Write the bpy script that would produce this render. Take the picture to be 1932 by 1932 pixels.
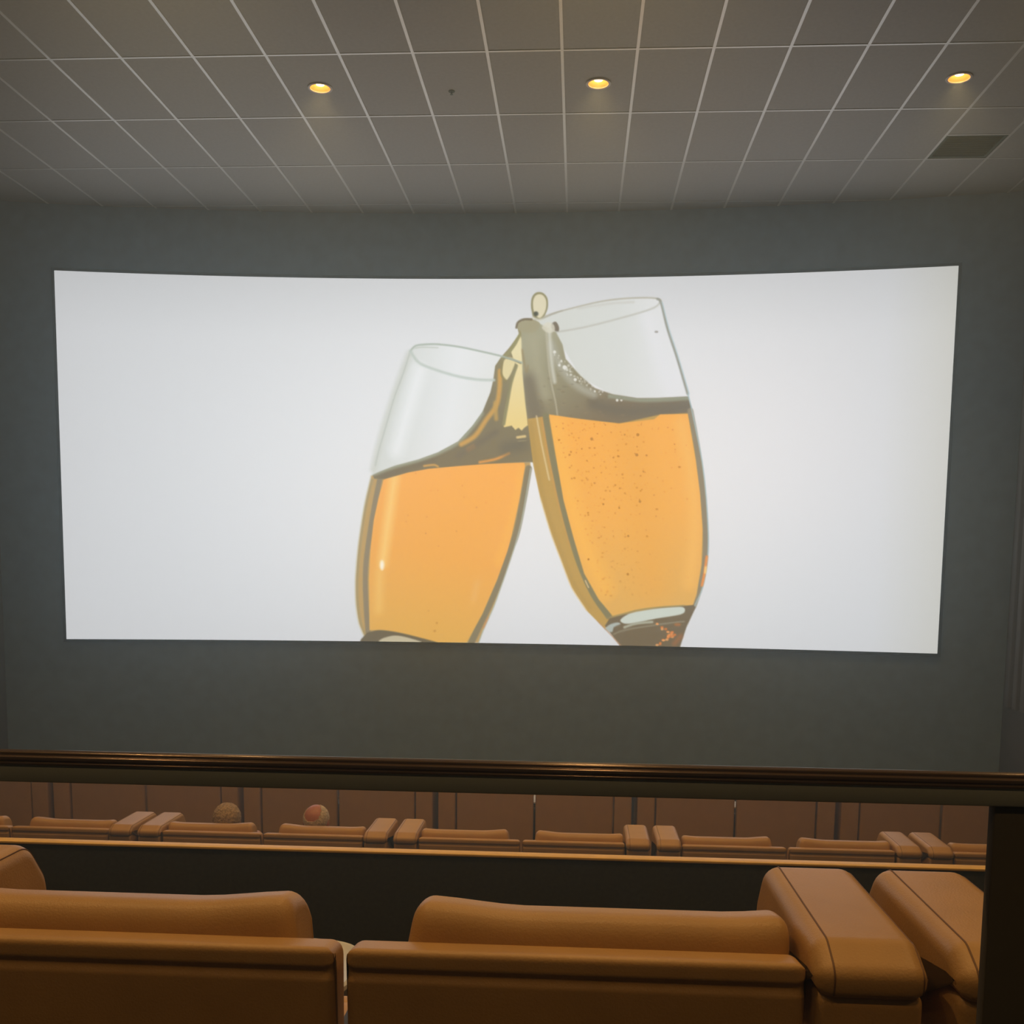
import bpy, bmesh, math, random
import numpy as np
from mathutils import Vector, Matrix

for o in list(bpy.data.objects):
    bpy.data.objects.remove(o, do_unlink=True)
scene = bpy.context.scene
col = scene.collection
rnd = random.Random(7)

# ------------------------------------------------------------------ camera
EYE = Vector((0.0, 0.0, 2.80))
F_PX, PPX, PPY = 1985.2, 966.0, 1269.81
YAW, PITCH, ROLL = 0.0611, -0.1071, 0.0117
FWD = Vector((-math.sin(YAW) * math.cos(PITCH), math.cos(YAW) * math.cos(PITCH), math.sin(PITCH)))
_r = Vector((math.cos(YAW), math.sin(YAW), 0)); _u = _r.cross(FWD)
RIGHT = math.cos(ROLL) * _r + math.sin(ROLL) * _u
UP = -math.sin(ROLL) * _r + math.cos(ROLL) * _u
cam_data = bpy.data.cameras.new('camera')
cam = bpy.data.objects.new('camera', cam_data); col.objects.link(cam)
m = Matrix.Identity(4)
for i in range(3):
    m[i][0], m[i][1], m[i][2], m[i][3] = RIGHT[i], UP[i], -FWD[i], EYE[i]
cam.matrix_world = m
cam_data.sensor_fit = 'HORIZONTAL'; cam_data.sensor_width = 36.0
cam_data.lens = 36.0 * F_PX / 1932.0
cam_data.shift_x = (966.0 - PPX) / 1932.0
cam_data.shift_y = (PPY - 966.0) / 1932.0
cam_data.clip_start = 0.05; cam_data.clip_end = 200
scene.camera = cam

def pix_ray(x, y):
    return FWD + RIGHT * ((x - PPX) / F_PX) + UP * ((PPY - y) / F_PX)

# ------------------------------------------------------------------ world, exposure, light levels
world = bpy.data.worlds.new('world'); scene.world = world; world.use_nodes = True
world.node_tree.nodes['Background'].inputs[0].default_value = (0.9, 0.95, 1.0, 1)
world.node_tree.nodes['Background'].inputs[1].default_value = 0.0
HAZE = 0.029                # scattering per metre of haze added to give the glare round the screen
_vs = world.node_tree.nodes.new('ShaderNodeVolumeScatter')
_vs.inputs['Color'].default_value = (0.70, 0.90, 1.0, 1); _vs.inputs['Density'].default_value = HAZE; _vs.inputs['Anisotropy'].default_value = 0.7
world.node_tree.links.new(_vs.outputs[0], world.node_tree.nodes['World Output'].inputs['Volume'])
scene.view_settings.view_transform = 'Standard'
scene.view_settings.look = 'None'
scene.view_settings.exposure = 0.0
scene.view_settings.gamma = 1.0
scene.view_settings.use_curve_mapping = False
scene.cycles.adaptive_threshold = 0.02
LAMP_W = {9.625: 60.0, 5.965: 225.0, 2.305: 140.0, -1.355: 75.0}   # downlights, dimmed row by row
LAMP_COL = (1.0, 0.62, 0.24)
SCREEN_GAIN = 1.20

# ------------------------------------------------------------------ helpers
def lin(c):
    c = c / 255.0
    return c / 12.92 if c <= 0.04045 else ((c + 0.055) / 1.055) ** 2.4
def srgb(r, g, b):
    return (lin(r), lin(g), lin(b), 1)

def mat(name, rgb, rough=0.6, metal=0.0, noise=0.0, nscale=40.0, bump=0.0, bscale=200.0, spec=0.5, sheen=0.0, emit=None):
    mt = bpy.data.materials.new(name); mt.use_nodes = True
    nt = mt.node_tree; b = nt.nodes['Principled BSDF']
    b.inputs['Roughness'].default_value = rough; b.inputs['Metallic'].default_value = metal
    b.inputs['Specular IOR Level'].default_value = spec
    if sheen: b.inputs['Sheen Weight'].default_value = sheen
    col4 = tuple(rgb[:3]) + (1,)
    b.inputs['Base Color'].default_value = col4
    tc = nt.nodes.new('ShaderNodeTexCoord')
    if noise:
        n = nt.nodes.new('ShaderNodeTexNoise'); n.inputs['Scale'].default_value = nscale; n.inputs['Detail'].default_value = 4
        r = nt.nodes.new('ShaderNodeValToRGB')
        r.color_ramp.elements[0].position = 0.3; r.color_ramp.elements[1].position = 0.7
        r.color_ramp.elements[0].color = tuple(v * (1 - noise) for v in col4[:3]) + (1,)
        r.color_ramp.elements[1].color = tuple(min(1, v * (1 + noise)) for v in col4[:3]) + (1,)
        nt.links.new(tc.outputs['Object'], n.inputs['Vector']); nt.links.new(n.outputs['Fac'], r.inputs[0])
        nt.links.new(r.outputs[0], b.inputs['Base Color'])
    if bump:
        n2 = nt.nodes.new('ShaderNodeTexNoise'); n2.inputs['Scale'].default_value = bscale; n2.inputs['Detail'].default_value = 3
        bp = nt.nodes.new('ShaderNodeBump'); bp.inputs['Strength'].default_value = bump; bp.inputs['Distance'].default_value = 0.01
        nt.links.new(tc.outputs['Object'], n2.inputs['Vector']); nt.links.new(n2.outputs['Fac'], bp.inputs['Height'])
        nt.links.new(bp.outputs[0], b.inputs['Normal'])
    if emit:
        b.inputs['Emission Color'].default_value = tuple(emit[0]) + (1,); b.inputs['Emission Strength'].default_value = emit[1]
    return mt

M = {}
M['leather'] = mat('tan_leather', (0.47, 0.27, 0.095), 0.42, noise=0.06, nscale=9, bump=0.10, bscale=260, spec=0.45)
M['leather_seam'] = mat('leather_stitching', (0.16, 0.075, 0.03), 0.6)
M['plinth'] = mat('black_plinth', (0.012, 0.012, 0.012), 0.6)
M['console'] = mat('dark_console_laminate', (0.03, 0.022, 0.017), 0.45)
M['tray'] = mat('pale_grey_tray', (0.62, 0.66, 0.74), 0.35)
M['chrome'] = mat('brushed_metal', (0.5, 0.5, 0.5), 0.3, metal=1)
M['tile'] = mat('grey_ceiling_tile', (0.40, 0.395, 0.39), 0.55, noise=0.06, nscale=30, bump=0.15, bscale=160, spec=0.5)
M['tbar'] = mat('pale_ceiling_grid', (0.85, 0.85, 0.83), 0.38, metal=0.35, spec=0.5)
M['wallcloth'] = mat('charcoal_masking_cloth', (0.34, 0.50, 0.63), 0.95, noise=0.08, nscale=6, bump=0.1, bscale=300, spec=0.1)
M['sidewall'] = mat('dark_side_wall', (0.16, 0.15, 0.14), 0.9, noise=0.08, nscale=5, spec=0.1)
M['batten'] = mat('fabric_batten', (0.20, 0.195, 0.19), 0.9, spec=0.1)
M['carpet'] = mat('dark_carpet', (0.030, 0.024, 0.022), 1.0, noise=0.25, nscale=120, bump=0.3, bscale=500, spec=0.05)
M['knee'] = mat('black_knee_wall', (0.05, 0.05, 0.042), 0.9, noise=0.15, nscale=60, spec=0.1)
M['brass'] = mat('golden_wood_cap', (0.68, 0.44, 0.13), 0.45, noise=0.08, nscale=20)
M['rail'] = mat('dark_bronze_steel', (0.13, 0.088, 0.068), 0.17, metal=0.5)
M['railbar'] = mat('dark_grey_steel', (0.23, 0.255, 0.26), 0.6)
M['railpost'] = mat('dark_painted_steel', (0.07, 0.06, 0.045), 0.8, spec=0.2)
M['lamp_trim'] = mat('lamp_trim_white', (0.75, 0.72, 0.68), 0.4)
M['lamp_cone'] = mat('lamp_reflector', (0.80, 0.44, 0.14), 0.5)
M['bulb'] = mat('lamp_bulb', (1, 0.8, 0.5), 0.5, emit=((1.0, 0.66, 0.28), 10.0))
M['vent'] = mat('dark_vent', (0.045, 0.085, 0.085), 0.7)
M['frame_black'] = mat('black_masking_border', (0.03, 0.03, 0.032), 0.95)
M['skin_a'] = mat('skin_light', (0.42, 0.21, 0.14), 0.5, noise=0.06, nscale=40)
M['skin_b'] = mat('skin_ruddy', (0.45, 0.17, 0.10), 0.45, noise=0.08, nscale=40)
M['hair_a'] = mat('hair_grey_blond', (0.36, 0.25, 0.14), 0.7, noise=0.4, nscale=60, bump=0.8, bscale=90)
M['hair_b'] = mat('hair_white_grey', (0.55, 0.45, 0.33), 0.7, noise=0.3, nscale=60, bump=0.8, bscale=90)
M['shirt_a'] = mat('shirt_dark_blue', (0.03, 0.04, 0.07), 0.9)
M['shirt_b'] = mat('shirt_grey', (0.09, 0.09, 0.09), 0.9)
M['trousers'] = mat('dark_trousers', (0.02, 0.02, 0.025), 0.9)
M['eye'] = mat('eye_white', (0.7, 0.7, 0.7), 0.3)

def finish(me, smooth=True, angle=40):
    if smooth:
        me.polygons.foreach_set('use_smooth', [True] * len(me.polygons))
        try: me.set_sharp_from_angle(angle=math.radians(angle))
        except Exception: pass
    me.update()
def link(name, me, material=None, parent=None, loc=None):
    o = bpy.data.objects.new(name, me); col.objects.link(o)
    if material is not None and not me.materials:
        me.materials.append(material)
    if parent is not None: o.parent = parent
    if loc is not None: o.location = loc
    return o
def tag(o, label=None, cat=None, group=None, kind=None):
    if label: o['label'] = label
    if cat: o['category'] = cat
    if group: o['group'] = group
    if kind: o['kind'] = kind
    return o
def empty(name, loc, rz=0.0):
    o = bpy.data.objects.new(name, None); col.objects.link(o)
    o.location = loc; o.rotation_euler = (0, 0, rz); o.empty_display_size = 0.1
    return o
def bm_mesh(bm, name, smooth=True, angle=40):
    bmesh.ops.recalc_face_normals(bm, faces=bm.faces)
    me = bpy.data.meshes.new(name); bm.to_mesh(me); bm.free(); finish(me, smooth, angle); return me
def box_mesh(name, x0, x1, y0, y1, z0, z1, bevel=0.0, seg=2):
    bm = bmesh.new()
    r = bmesh.ops.create_cube(bm, size=1.0)
    for v in r['verts']:
        v.co = Vector(((x0 + x1) / 2 + v.co.x * (x1 - x0), (y0 + y1) / 2 + v.co.y * (y1 - y0), (z0 + z1) / 2 + v.co.z * (z1 - z0)))
    if bevel:
        bmesh.ops.bevel(bm, geom=list(bm.edges), offset=bevel, segments=seg, profile=0.5, affect='EDGES')
    return bm_mesh(bm, name)
def poly_mesh(name, verts, faces, smooth=False, angle=40):
    me = bpy.data.meshes.new(name); me.from_pydata([tuple(v) for v in verts], [], faces)
    bm = bmesh.new(); bm.from_mesh(me); bmesh.ops.recalc_face_normals(bm, faces=bm.faces); bm.to_mesh(me); bm.free()
    finish(me, smooth, angle); return me
def round_poly(pts, n=6):
    """pts: (a, b, radius) -> rounded closed polygon"""
    out = []; N = len(pts)
    for i in range(N):
        p0 = Vector(pts[i - 1][:2]); p = Vector(pts[i][:2]); p1 = Vector(pts[(i + 1) % N][:2]); r = pts[i][2]
        if r <= 0: out.append(p.copy()); continue
        a = (p0 - p).normalized(); b = (p1 - p).normalized()
        ang = a.angle(b)
        t = min(r / math.tan(ang / 2), (p0 - p).length * .49, (p1 - p).length * .49)
        s, e = p + a * t, p + b * t
        for k in range(n + 1):
            u = k / n
            out.append(s * (1 - u) ** 2 + p * 2 * u * (1 - u) + e * u ** 2)
    return out
def inset_poly(poly, d):
    N = len(poly)
    area = sum(poly[i].x * poly[(i + 1) % N].y - poly[(i + 1) % N].x * poly[i].y for i in range(N))
    sg = 1 if area > 0 else -1
    out = []
    for i in range(N):
        e = (poly[(i + 1) % N] - poly[i - 1]).normalized()
        n = Vector((-e.y, e.x)) * sg
        out.append(poly[i] + n * d)
    return out
def loft(name, profile, x0, x1, rad, nr=6, mid=2, warp=None):
    """profile in (y, z) swept from x0 to x1 with rounded ends of radius rad"""
    st = []
    if x0 > x1: x0, x1 = x1, x0
    for k in range(nr + 1):
        a = math.pi / 2 * k / nr
        st.append((x0 + rad * (1 - math.sin(a)), rad * (1 - math.cos(a))))
    st = [(x0 + rad * (1 - math.cos(math.pi / 2 * k / nr)), rad * (1 - math.sin(math.pi / 2 * k / nr))) for k in range(nr + 1)]
    inner = [(x0 + rad + (x1 - x0 - 2 * rad) * k / (mid + 1), 0.0) for k in range(1, mid + 1)]
    st = st + inner + [(x0 + x1 - s[0], s[1]) for s in reversed(st)]
    verts, faces = [], []; n = len(profile)
    for (x, ins) in st:
        pp = inset_poly(profile, ins) if ins > 1e-6 else profile
        for q in pp: verts.append(Vector((x, q.x, q.y)))
    for i in range(len(st) - 1):
        for j in range(n):
            faces.append((i * n + j, i * n + (j + 1) % n, (i + 1) * n + (j + 1) % n, (i + 1) * n + j))
    faces.append(tuple(range(n))); faces.append(tuple((len(st) - 1) * n + j for j in reversed(range(n))))
    if warp:
        for v in verts: warp(v)
    return poly_mesh(name, verts, faces, True, 50)
def tube_mesh(name, pts, r, n=6, closed=False):
    verts, faces = [], []
    P = [Vector(p) for p in pts]; N = len(P)
    for i, p in enumerate(P):
        d = (P[min(i + 1, N - 1)] - P[max(i - 1, 0)]).normalized()
        a = d.orthogonal().normalized() if abs(d.x) > 0.9 else Vector((1, 0, 0)).cross(d).normalized()
        b = d.cross(a).normalized()
        for k in range(n):
            t = 2 * math.pi * k / n
            verts.append(p + (a * math.cos(t) + b * math.sin(t)) * r)
    for i in range(N - 1):
        for k in range(n):
            faces.append((i * n + k, i * n + (k + 1) % n, (i + 1) * n + (k + 1) % n, (i + 1) * n + k))
    faces.append(tuple(reversed(range(n)))); faces.append(tuple((N - 1) * n + k for k in range(n)))
    return poly_mesh(name, verts, faces, True, 60)
def lathe_mesh(name, prof, n=32, cap=False):
    verts, faces = [], []
    for (r, z) in prof:
        for k in range(n):
            t = 2 * math.pi * k / n; verts.append((r * math.cos(t), r * math.sin(t), z))
    for i in range(len(prof) - 1):
        for k in range(n):
            faces.append((i * n + k, i * n + (k + 1) % n, (i + 1) * n + (k + 1) % n, (i + 1) * n + k))
    if cap:
        faces.append(tuple(range(n))); faces.append(tuple((len(prof) - 1) * n + k for k in range(n)))
    return poly_mesh(name, verts, faces, True, 35)

# ------------------------------------------------------------------ the room
CEIL = EYE.z + 4.106
XL, XR = -6.98, 4.94
SCX = -1.02                                   # centre line of the screen
WALL_Y, WALL_R = 13.02, 29.4                  # concave front wall
FLOOR_F = -0.07; NEAR_F = 1.295; CAM_F = 1.675
BACK_Y = -3.2
KNEE_Y = 3.75; KNEE_TOP = EYE.z - 1.074
def wall_y(x, off=0.0):
    return WALL_Y - off - (WALL_R - math.sqrt(max(0.0, WALL_R ** 2 - (x - SCX) ** 2)))

def slab(name, x0, x1, y0, y1, z0, z1, mtl, kind='structure'):
    o = link(name, box_mesh(name, x0, x1, y0, y1, z0, z1), mtl); tag(o, kind=kind); return o
tag(slab('floor', XL, XR, 8.35, 13.3, FLOOR_F - 0.2, FLOOR_F, M['carpet']), 'dark carpeted floor in front of the screen')
tag(slab('floor', XL, XR, KNEE_Y + 0.042, 8.35, -0.27, 0.0, M['carpet']), 'dark carpeted floor of the lower seating tier')
tag(slab('floor', XL, XR, 1.30, KNEE_Y + 0.042, -0.27, NEAR_F, M['carpet']), 'dark carpeted tier under the large recliners')
tag(slab('floor', XL, XR, BACK_Y, 1.30, -0.27, CAM_F, M['carpet']), 'dark carpeted upper tier behind the steel railing')
tag(slab('wall_knee', XL, XR, KNEE_Y, KNEE_Y + 0.042, NEAR_F, KNEE_TOP - 0.010, M['knee']), 'low black knee wall with a golden cap before the lower tier')
tag(link('trim_1', box_mesh('trim_1', XL, XR, KNEE_Y - 0.006, KNEE_Y + 0.045, KNEE_TOP - 0.010, KNEE_TOP, 0.003), M['brass']), 'thin golden cap strip along the low black wall', kind='structure')
tag(slab('wall_left', XL - 0.2, XL, BACK_Y, 13.3, -0.27, CEIL + 0.1, M['sidewall']), 'dark left side wall with vertical battens')
tag(slab('wall_right', XR, XR + 0.2, BACK_Y, 13.3, -0.27, CEIL + 0.1, M['sidewall']), 'dark right side wall with vertical battens')
tag(slab('wall_back', XL - 0.2, XR + 0.2, BACK_Y - 0.2, BACK_Y, -0.27, CEIL + 0.1, M['sidewall']), 'dark rear wall behind the upper tier')
wl = [o for o in col.objects if o.name == 'wall_left'][0]; wr = [o for o in col.objects if o.name == 'wall_right'][0]
# curved front wall
NW = 64
vs, fs = [], []
for i in range(NW + 1):
    x = XL + (XR - XL) * i / NW
    y = wall_y(x)
    vs += [(x, y, FLOOR_F - 0.1), (x, y, CEIL + 0.1), (x, y + 0.12, FLOOR_F - 0.1), (x, y + 0.12, CEIL + 0.1)]
for i in range(NW):
    a = 4 * i; b = a + 4
    fs += [(a, b, b + 1, a + 1), (a + 2, a + 3, b + 3, b + 2), (a + 1, b + 1, b + 3, a + 3), (a, a + 2, b + 2, b)]
fs += [(0, 1, 3, 2), (4 * NW, 4 * NW + 2, 4 * NW + 3, 4 * NW + 1)]
tag(link('wall_front', poly_mesh('wall_front', vs, fs, True), M['wallcloth']), 'curved charcoal cloth wall around the cinema screen', kind='structure')
# battens on the side walls
batten = {}
for sgn, wall in ((1, wr), (-1, wl)):
    z0, z1 = EYE.z - 1.60, CEIL - 0.35
    bm = bmesh.new()
    prof = round_poly([(0.0, -0.065, 0), (0.045, -0.05, 0.02), (0.045, 0.05, 0.02), (0.0, 0.065, 0)], 4)
    me_v = []
    for z in (z0, z1):
        for q in prof: me_v.append((-sgn * q.x, q.y, z))
    n = len(prof)
    fcs = [(j, (j + 1) % n, n + (j + 1) % n, n + j) for j in range(n)] + [tuple(range(n)), tuple(range(n, 2 * n))]
    me = poly_mesh('batten', me_v, fcs, True, 40)
    y = 12.22 if sgn > 0 else 12.02
    while y > -2.9:
        link('batten', me, M['batten'], wall, (XR if sgn > 0 else XL, y, 0)); y -= 0.21

# ------------------------------------------------------------------ ceiling
GX0, GY0, TW, TD = -3.8646, 9.015, 0.61, 1.22
ceil = slab('ceiling', XL - 0.2, XR + 0.2, BACK_Y - 0.2, 13.3, CEIL + 0.20, CEIL + 0.30, M['sidewall'])
ceil['label'] = 'grey suspended tile ceiling with pale grid lines'
gx = [GX0 + TW * i for i in range(-6, 16)]
gx = [x for x in gx if XL < x < XR]
gy = [GY0 + TD * j for j in range(-12, 5)]
gy = [y for y in gy if BACK_Y < y < 13.3]
xe = [XL] + gx + [XR]; ye = [BACK_Y] + gy
lamps_xy = []
for yy in (9.625, 5.965, 2.305, -1.355):
    for xx in (-2.3396, 0.1004, 3.1504):
        lamps_xy.append((xx, yy))
for yy in (5.965, 2.305, -1.355): lamps_xy.append((-5.3896, yy))
VENT = (GX0 + TW * 12, GX0 + TW * 13, GY0 + TD * 1.5, GY0 + TD * 2)
tile_cache = {}
def holed_tile(w, d, hx, hy, r):
    n = 32; verts = []; faces = []
    outer = []
    for k in range(n):
        t = 2 * math.pi * k / n + math.pi / n * 0
        c, s = math.cos(t), math.sin(t)
        sc = min((w / 2) / abs(c) if abs(c) > 1e-6 else 1e9, (d / 2) / abs(s) if abs(s) > 1e-6 else 1e9)
        outer.append((c * sc, s * sc))
    cor = [(w / 2, d / 2), (-w / 2, d / 2), (-w / 2, -d / 2), (w / 2, -d / 2)]
    for cx, cy in cor:
        k = min(range(n), key=lambda i: (outer[i][0] - cx) ** 2 + (outer[i][1] - cy) ** 2); outer[k] = (cx, cy)
    for z in (0.0, 0.016):
        for k in range(n): verts.append((outer[k][0], outer[k][1], z))
        for k in range(n):
            t = 2 * math.pi * k / n; verts.append((hx + r * math.cos(t), hy + r * math.sin(t), z))
    for k in range(n):
        k2 = (k + 1) % n
        faces += [(k, k2, n + k2, n + k), (2 * n + k, 3 * n + k, 3 * n + k2, 2 * n + k2), (k, 2 * n + k, 2 * n + k2, k2), (n + k, n + k2, 3 * n + k2, 3 * n + k)]
    return poly_mesh('ceiling_tile', verts, faces)
for i in range(len(xe) - 1):
    for j in range(len(ye)):
        y0 = ye[j]; y1 = ye[j + 1] if j + 1 < len(ye) else 13.3
        x0, x1 = xe[i], xe[i + 1]; cx, cy = (x0 + x1) / 2, (y0 + y1) / 2
        if y0 > wall_y(cx) - 0.02: continue
        w, d = x1 - x0 - 0.006, y1 - y0 - 0.006
        if y1 > 13.0:
            y1 = wall_y(cx) + 0.05; d = y1 - y0; cy = (y0 + y1) / 2
        lamp = any(abs(lx - cx) < .05 and abs(ly - cy) < .05 for lx, ly in lamps_xy)
        vent = abs(x0 - VENT[0]) < .02 and y0 < VENT[2] < y1
        if vent: y1 = VENT[2]; d = y1 - y0 - .006; cy = (y0 + y1) / 2
        key = (round(w, 3), round(d, 3), lamp)
        if key not in tile_cache:
            tile_cache[key] = holed_tile(w, d, 0, 0, 0.094) if lamp else box_mesh('ceiling_tile', -w / 2, w / 2, -d / 2, d / 2, 0.0, 0.016)
        link('ceiling_tile', tile_cache[key], M['tile'], ceil, (cx, cy, CEIL + 0.004 + rnd.uniform(-.0008, .0008)))
for x in gx:
    ln = wall_y(x) + 0.05 - BACK_Y
    link('grid_runner', box_mesh('grid_runner', -0.0125, 0.0125, 0, ln, 0, 0.003), M['tbar'], ceil, (x, BACK_Y, CEIL))
tee_cache = {}
for y in gy + [VENT[2]]:
    for i in range(len(xe) - 1):
        x0, x1 = xe[i] + .0125, xe[i + 1] - .0125
        if y == VENT[2] and abs(xe[i] - VENT[0]) > .02: continue
        if y > wall_y((x0 + x1) / 2): continue
        k = round(x1 - x0, 3)
        if k not in tee_cache: tee_cache[k] = box_mesh('cross_tee', 0, x1 - x0, -0.011, 0.011, 0.0, 0.0025)
        link('cross_tee', tee_cache[k], M['tbar'], ceil, (x0, y, CEIL + 0.0004))
# vent
vt = empty('ceiling_vent', ((VENT[0] + VENT[1]) / 2, (VENT[2] + VENT[3]) / 2, CEIL + 0.006))
tag(vt, 'dark slatted air vent set in the grey ceiling grid', 'air vent')
link('vent_backing', box_mesh('vent_backing', -.29, .29, -.29, .29, 0.02, 0.03), M['vent'], vt)
for k, (a, b, c, d) in enumerate([(-.29, .29, -.29, -.26), (-.29, .29, .26, .29), (-.29, -.26, -.26, .26), (.26, .29, -.26, .26)]):
    link('vent_frame', box_mesh('vent_frame', a, b, c, d, 0, 0.02), M['vent'], vt)
sm = poly_mesh('slat', [(-.26, -.02, 0), (.26, -.02, 0), (.26, .02, .016), (-.26, .02, .016), (-.26, -.02, .003), (.26, -.02, .003), (.26, .02, .019), (-.26, .02, .019)],
               [(0, 1, 2, 3), (4, 5, 6, 7), (0, 1, 5, 4), (2, 3, 7, 6), (1, 2, 6, 5), (0, 3, 7, 4)])
for k in range(9): link('slat', sm, M['vent'], vt, (0, -.224 + k * .056, 0))
# downlights
trim_me = lathe_mesh('trim_ring', [(0.088, 0.004), (0.088, -0.004), (0.100, -0.007), (0.108, -0.004), (0.110, 0.0), (0.108, 0.003)])
cone_me = lathe_mesh('reflector', [(0.090, 0.0), (0.084, 0.035), (0.070, 0.085), (0.055, 0.115), (0.056, 0.118), (0.072, 0.087), (0.087, 0.036), (0.093, 0.0)])
bulb_me = lathe_mesh('bulb', [(0.0005, 0.022), (0.020, 0.023), (0.036, 0.028), (0.043, 0.040), (0.040, 0.060), (0.030, 0.110), (0.0005, 0.114)])
rows_name = {9.625: 'in the row next to the screen', 5.965: 'over the middle aisle', 2.305: 'over the large recliners', -1.355: 'over the upper tier'}
cols_name = {-5.3896: 'by the left wall', -2.3396: 'above the two seated viewers', 0.1004: 'near the ceiling centre line', 3.1504: 'near the dark air vent'}
for lx, ly in lamps_xy:
    t = empty('ceiling_downlight', (lx, ly, CEIL))
    tag(t, 'glowing round recessed downlight ' + rows_name[ly] + ', ' + cols_name[lx], 'downlight', 'recessed ceiling downlights')
    link('trim_ring', trim_me, M['lamp_trim'], t); link('reflector', cone_me, M['lamp_cone'], t); link('bulb', bulb_me, M['bulb'], t)
    ld = bpy.data.lights.new('downlight_lamp', 'SPOT'); ld.energy = LAMP_W[ly]; ld.color = LAMP_COL
    ld.spot_size = math.radians(115); ld.spot_blend = 0.7; ld.shadow_soft_size = 0.05
    lo = bpy.data.objects.new('downlight_lamp', ld); col.objects.link(lo); lo.parent = t; lo.location = (0, 0, 0.010)
# sprinkler
sp = empty('sprinkler_head', (-1.19, 9.736, CEIL + 0.004))
tag(sp, 'small dark sprinkler head on a ceiling tile between two downlights', 'sprinkler')
link('escutcheon', lathe_mesh('escutcheon', [(0.001, 0.0), (0.03, 0.0), (0.027, -0.006), (0.010, -0.009), (0.001, -0.009)], 20), M['vent'], sp)
link('nozzle', lathe_mesh('nozzle', [(0.008, -0.008), (0.008, -0.016), (0.004, -0.022), (0.004, -0.026), (0.014, -0.027), (0.014, -0.029), (0.001, -0.029)], 16), M['vent'], sp)

# ------------------------------------------------------------------ the screen and its picture
SC_OFF = 0.06
SC_W, SC_TOP, SC_BOT = 5.215, EYE.z + 3.335, EYE.z - 1.028
PXM = 150.0
NU, NV = int(SC_W * 2 * PXM) + 1, int((SC_TOP - SC_BOT) * PXM) + 1
def px_uv(x, y):
    """photo pixel -> canvas column / row on the screen surface (metres from its top left, times PXM)"""
    d = pix_ray(x, y); Y = 13.0
    for _ in range(6):
        q = EYE + d * ((Y - EYE.y) / d.y); Y = wall_y(q.x, SC_OFF)
    q = EYE + d * ((Y - EYE.y) / d.y)
    return ((q.x - SCX + SC_W) * PXM, (SC_TOP - q.z) * PXM)
def catmull(pts, closed, n=7):
    pts = [np.array(p, float) for p in pts]; N = len(pts); out = []
    rng = range(N) if closed else range(N - 1)
    for i in rng:
        p0 = pts[i - 1] if (closed or i > 0) else pts[i]
        p1, p2 = pts[i], pts[(i + 1) % N]
        p3 = pts[(i + 2) % N] if (closed or i + 2 < N) else p2
        for k in range(n):
            t = k / n
            out.append(0.5 * (2 * p1 + (p2 - p0) * t + (2 * p0 - 5 * p1 + 4 * p2 - p3) * t * t + (3 * p1 - p0 - 3 * p2 + p3) * t ** 3))
    if not closed: out.append(pts[-1])
    return np.array(out)
yy, xx = np.mgrid[0:NV, 0:NU].astype(np.float32)
C = np.zeros((NV, NU, 3), np.float32)
# plain backdrop of the film frame: soft pool of light around the glasses
fu, fv = xx / NU, yy / NV
g = np.exp(-(((fu - 0.52) / 0.42) ** 2 + ((fv - 0.50) / 0.62) ** 2))
cool = np.array([202, 207, 209], np.float32); warm = np.array([236, 239, 239], np.float32)
C[:] = cool + (warm - cool) * g[..., None]
rp = np.exp(-(((fu - 0.82) / 0.16) ** 2 + ((fv - 0.42) / 0.4) ** 2))
C += rp[..., None] * np.array([6, 3, 2], np.float32)
pk = np.clip((fu - 0.93) / 0.07, 0, 1); C -= pk[..., None] * np.array([5, 7, 15], np.float32)
tp = np.clip(1 - fv / 0.16, 0, 1); C -= (tp * 9)[..., None]
S = PXM * 10.43 / 1690.0                       # canvas px per photo px
def seg_dist(P, closed, x0, x1, y0, y1):
    gx_, gy_ = xx[y0:y1, x0:x1], yy[y0:y1, x0:x1]
    D = np.full(gx_.shape, 1e9, np.float32); inside = np.zeros(gx_.shape, bool)
    n = len(P)
    for i in range(n if closed else n - 1):
        a, b = P[i], P[(i + 1) % n]
        ex, ey = b[0] - a[0], b[1] - a[1]; L2 = ex * ex + ey * ey + 1e-9
        t = np.clip(((gx_ - a[0]) * ex + (gy_ - a[1]) * ey) / L2, 0, 1)
        D = np.minimum(D, (gx_ - a[0] - t * ex) ** 2 + (gy_ - a[1] - t * ey) ** 2)
        if closed:
            c = (a[1] > gy_) != (b[1] > gy_)
            xi = (b[0] - a[0]) * (gy_ - a[1]) / ((b[1] - a[1]) if abs(b[1] - a[1]) > 1e-9 else 1e-9) + a[0]
            inside ^= c & (gx_ < xi)
    return np.sqrt(D), inside
def bounds(P, pad):
    x0 = max(0, int(P[:, 0].min() - pad)); x1 = min(NU, int(P[:, 0].max() + pad) + 2)
    y0 = max(0, int(P[:, 1].min() - pad)); y1 = min(NV, int(P[:, 1].max() + pad) + 2)
    return x0, x1, y0, y1
def blend(sl, mask, color):
    c = np.asarray(color(sl) if callable(color) else color, np.float32)
    C[sl] = C[sl] * (1 - mask[..., None]) + c * mask[..., None]
def fill(pts, color, soft=2.0, alpha=1.0, smooth=True, clip=None):
    Q = np.array([px_uv(*p) for p in pts]); P_ = catmull(Q, True) if smooth else Q
    x0, x1, y0, y1 = bounds(P_, 6)
    if x1 <= x0 or y1 <= y0: return
    D, ins = seg_dist(P_, True, x0, x1, y0, y1)
    sd = np.where(ins, D, -D); mk = np.clip(0.5 + sd / (soft * S), 0, 1) * alpha
    sl = (slice(y0, y1), slice(x0, x1))
    if clip is not None: mk = mk * clip[sl]
    blend(sl, mk, color)
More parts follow.
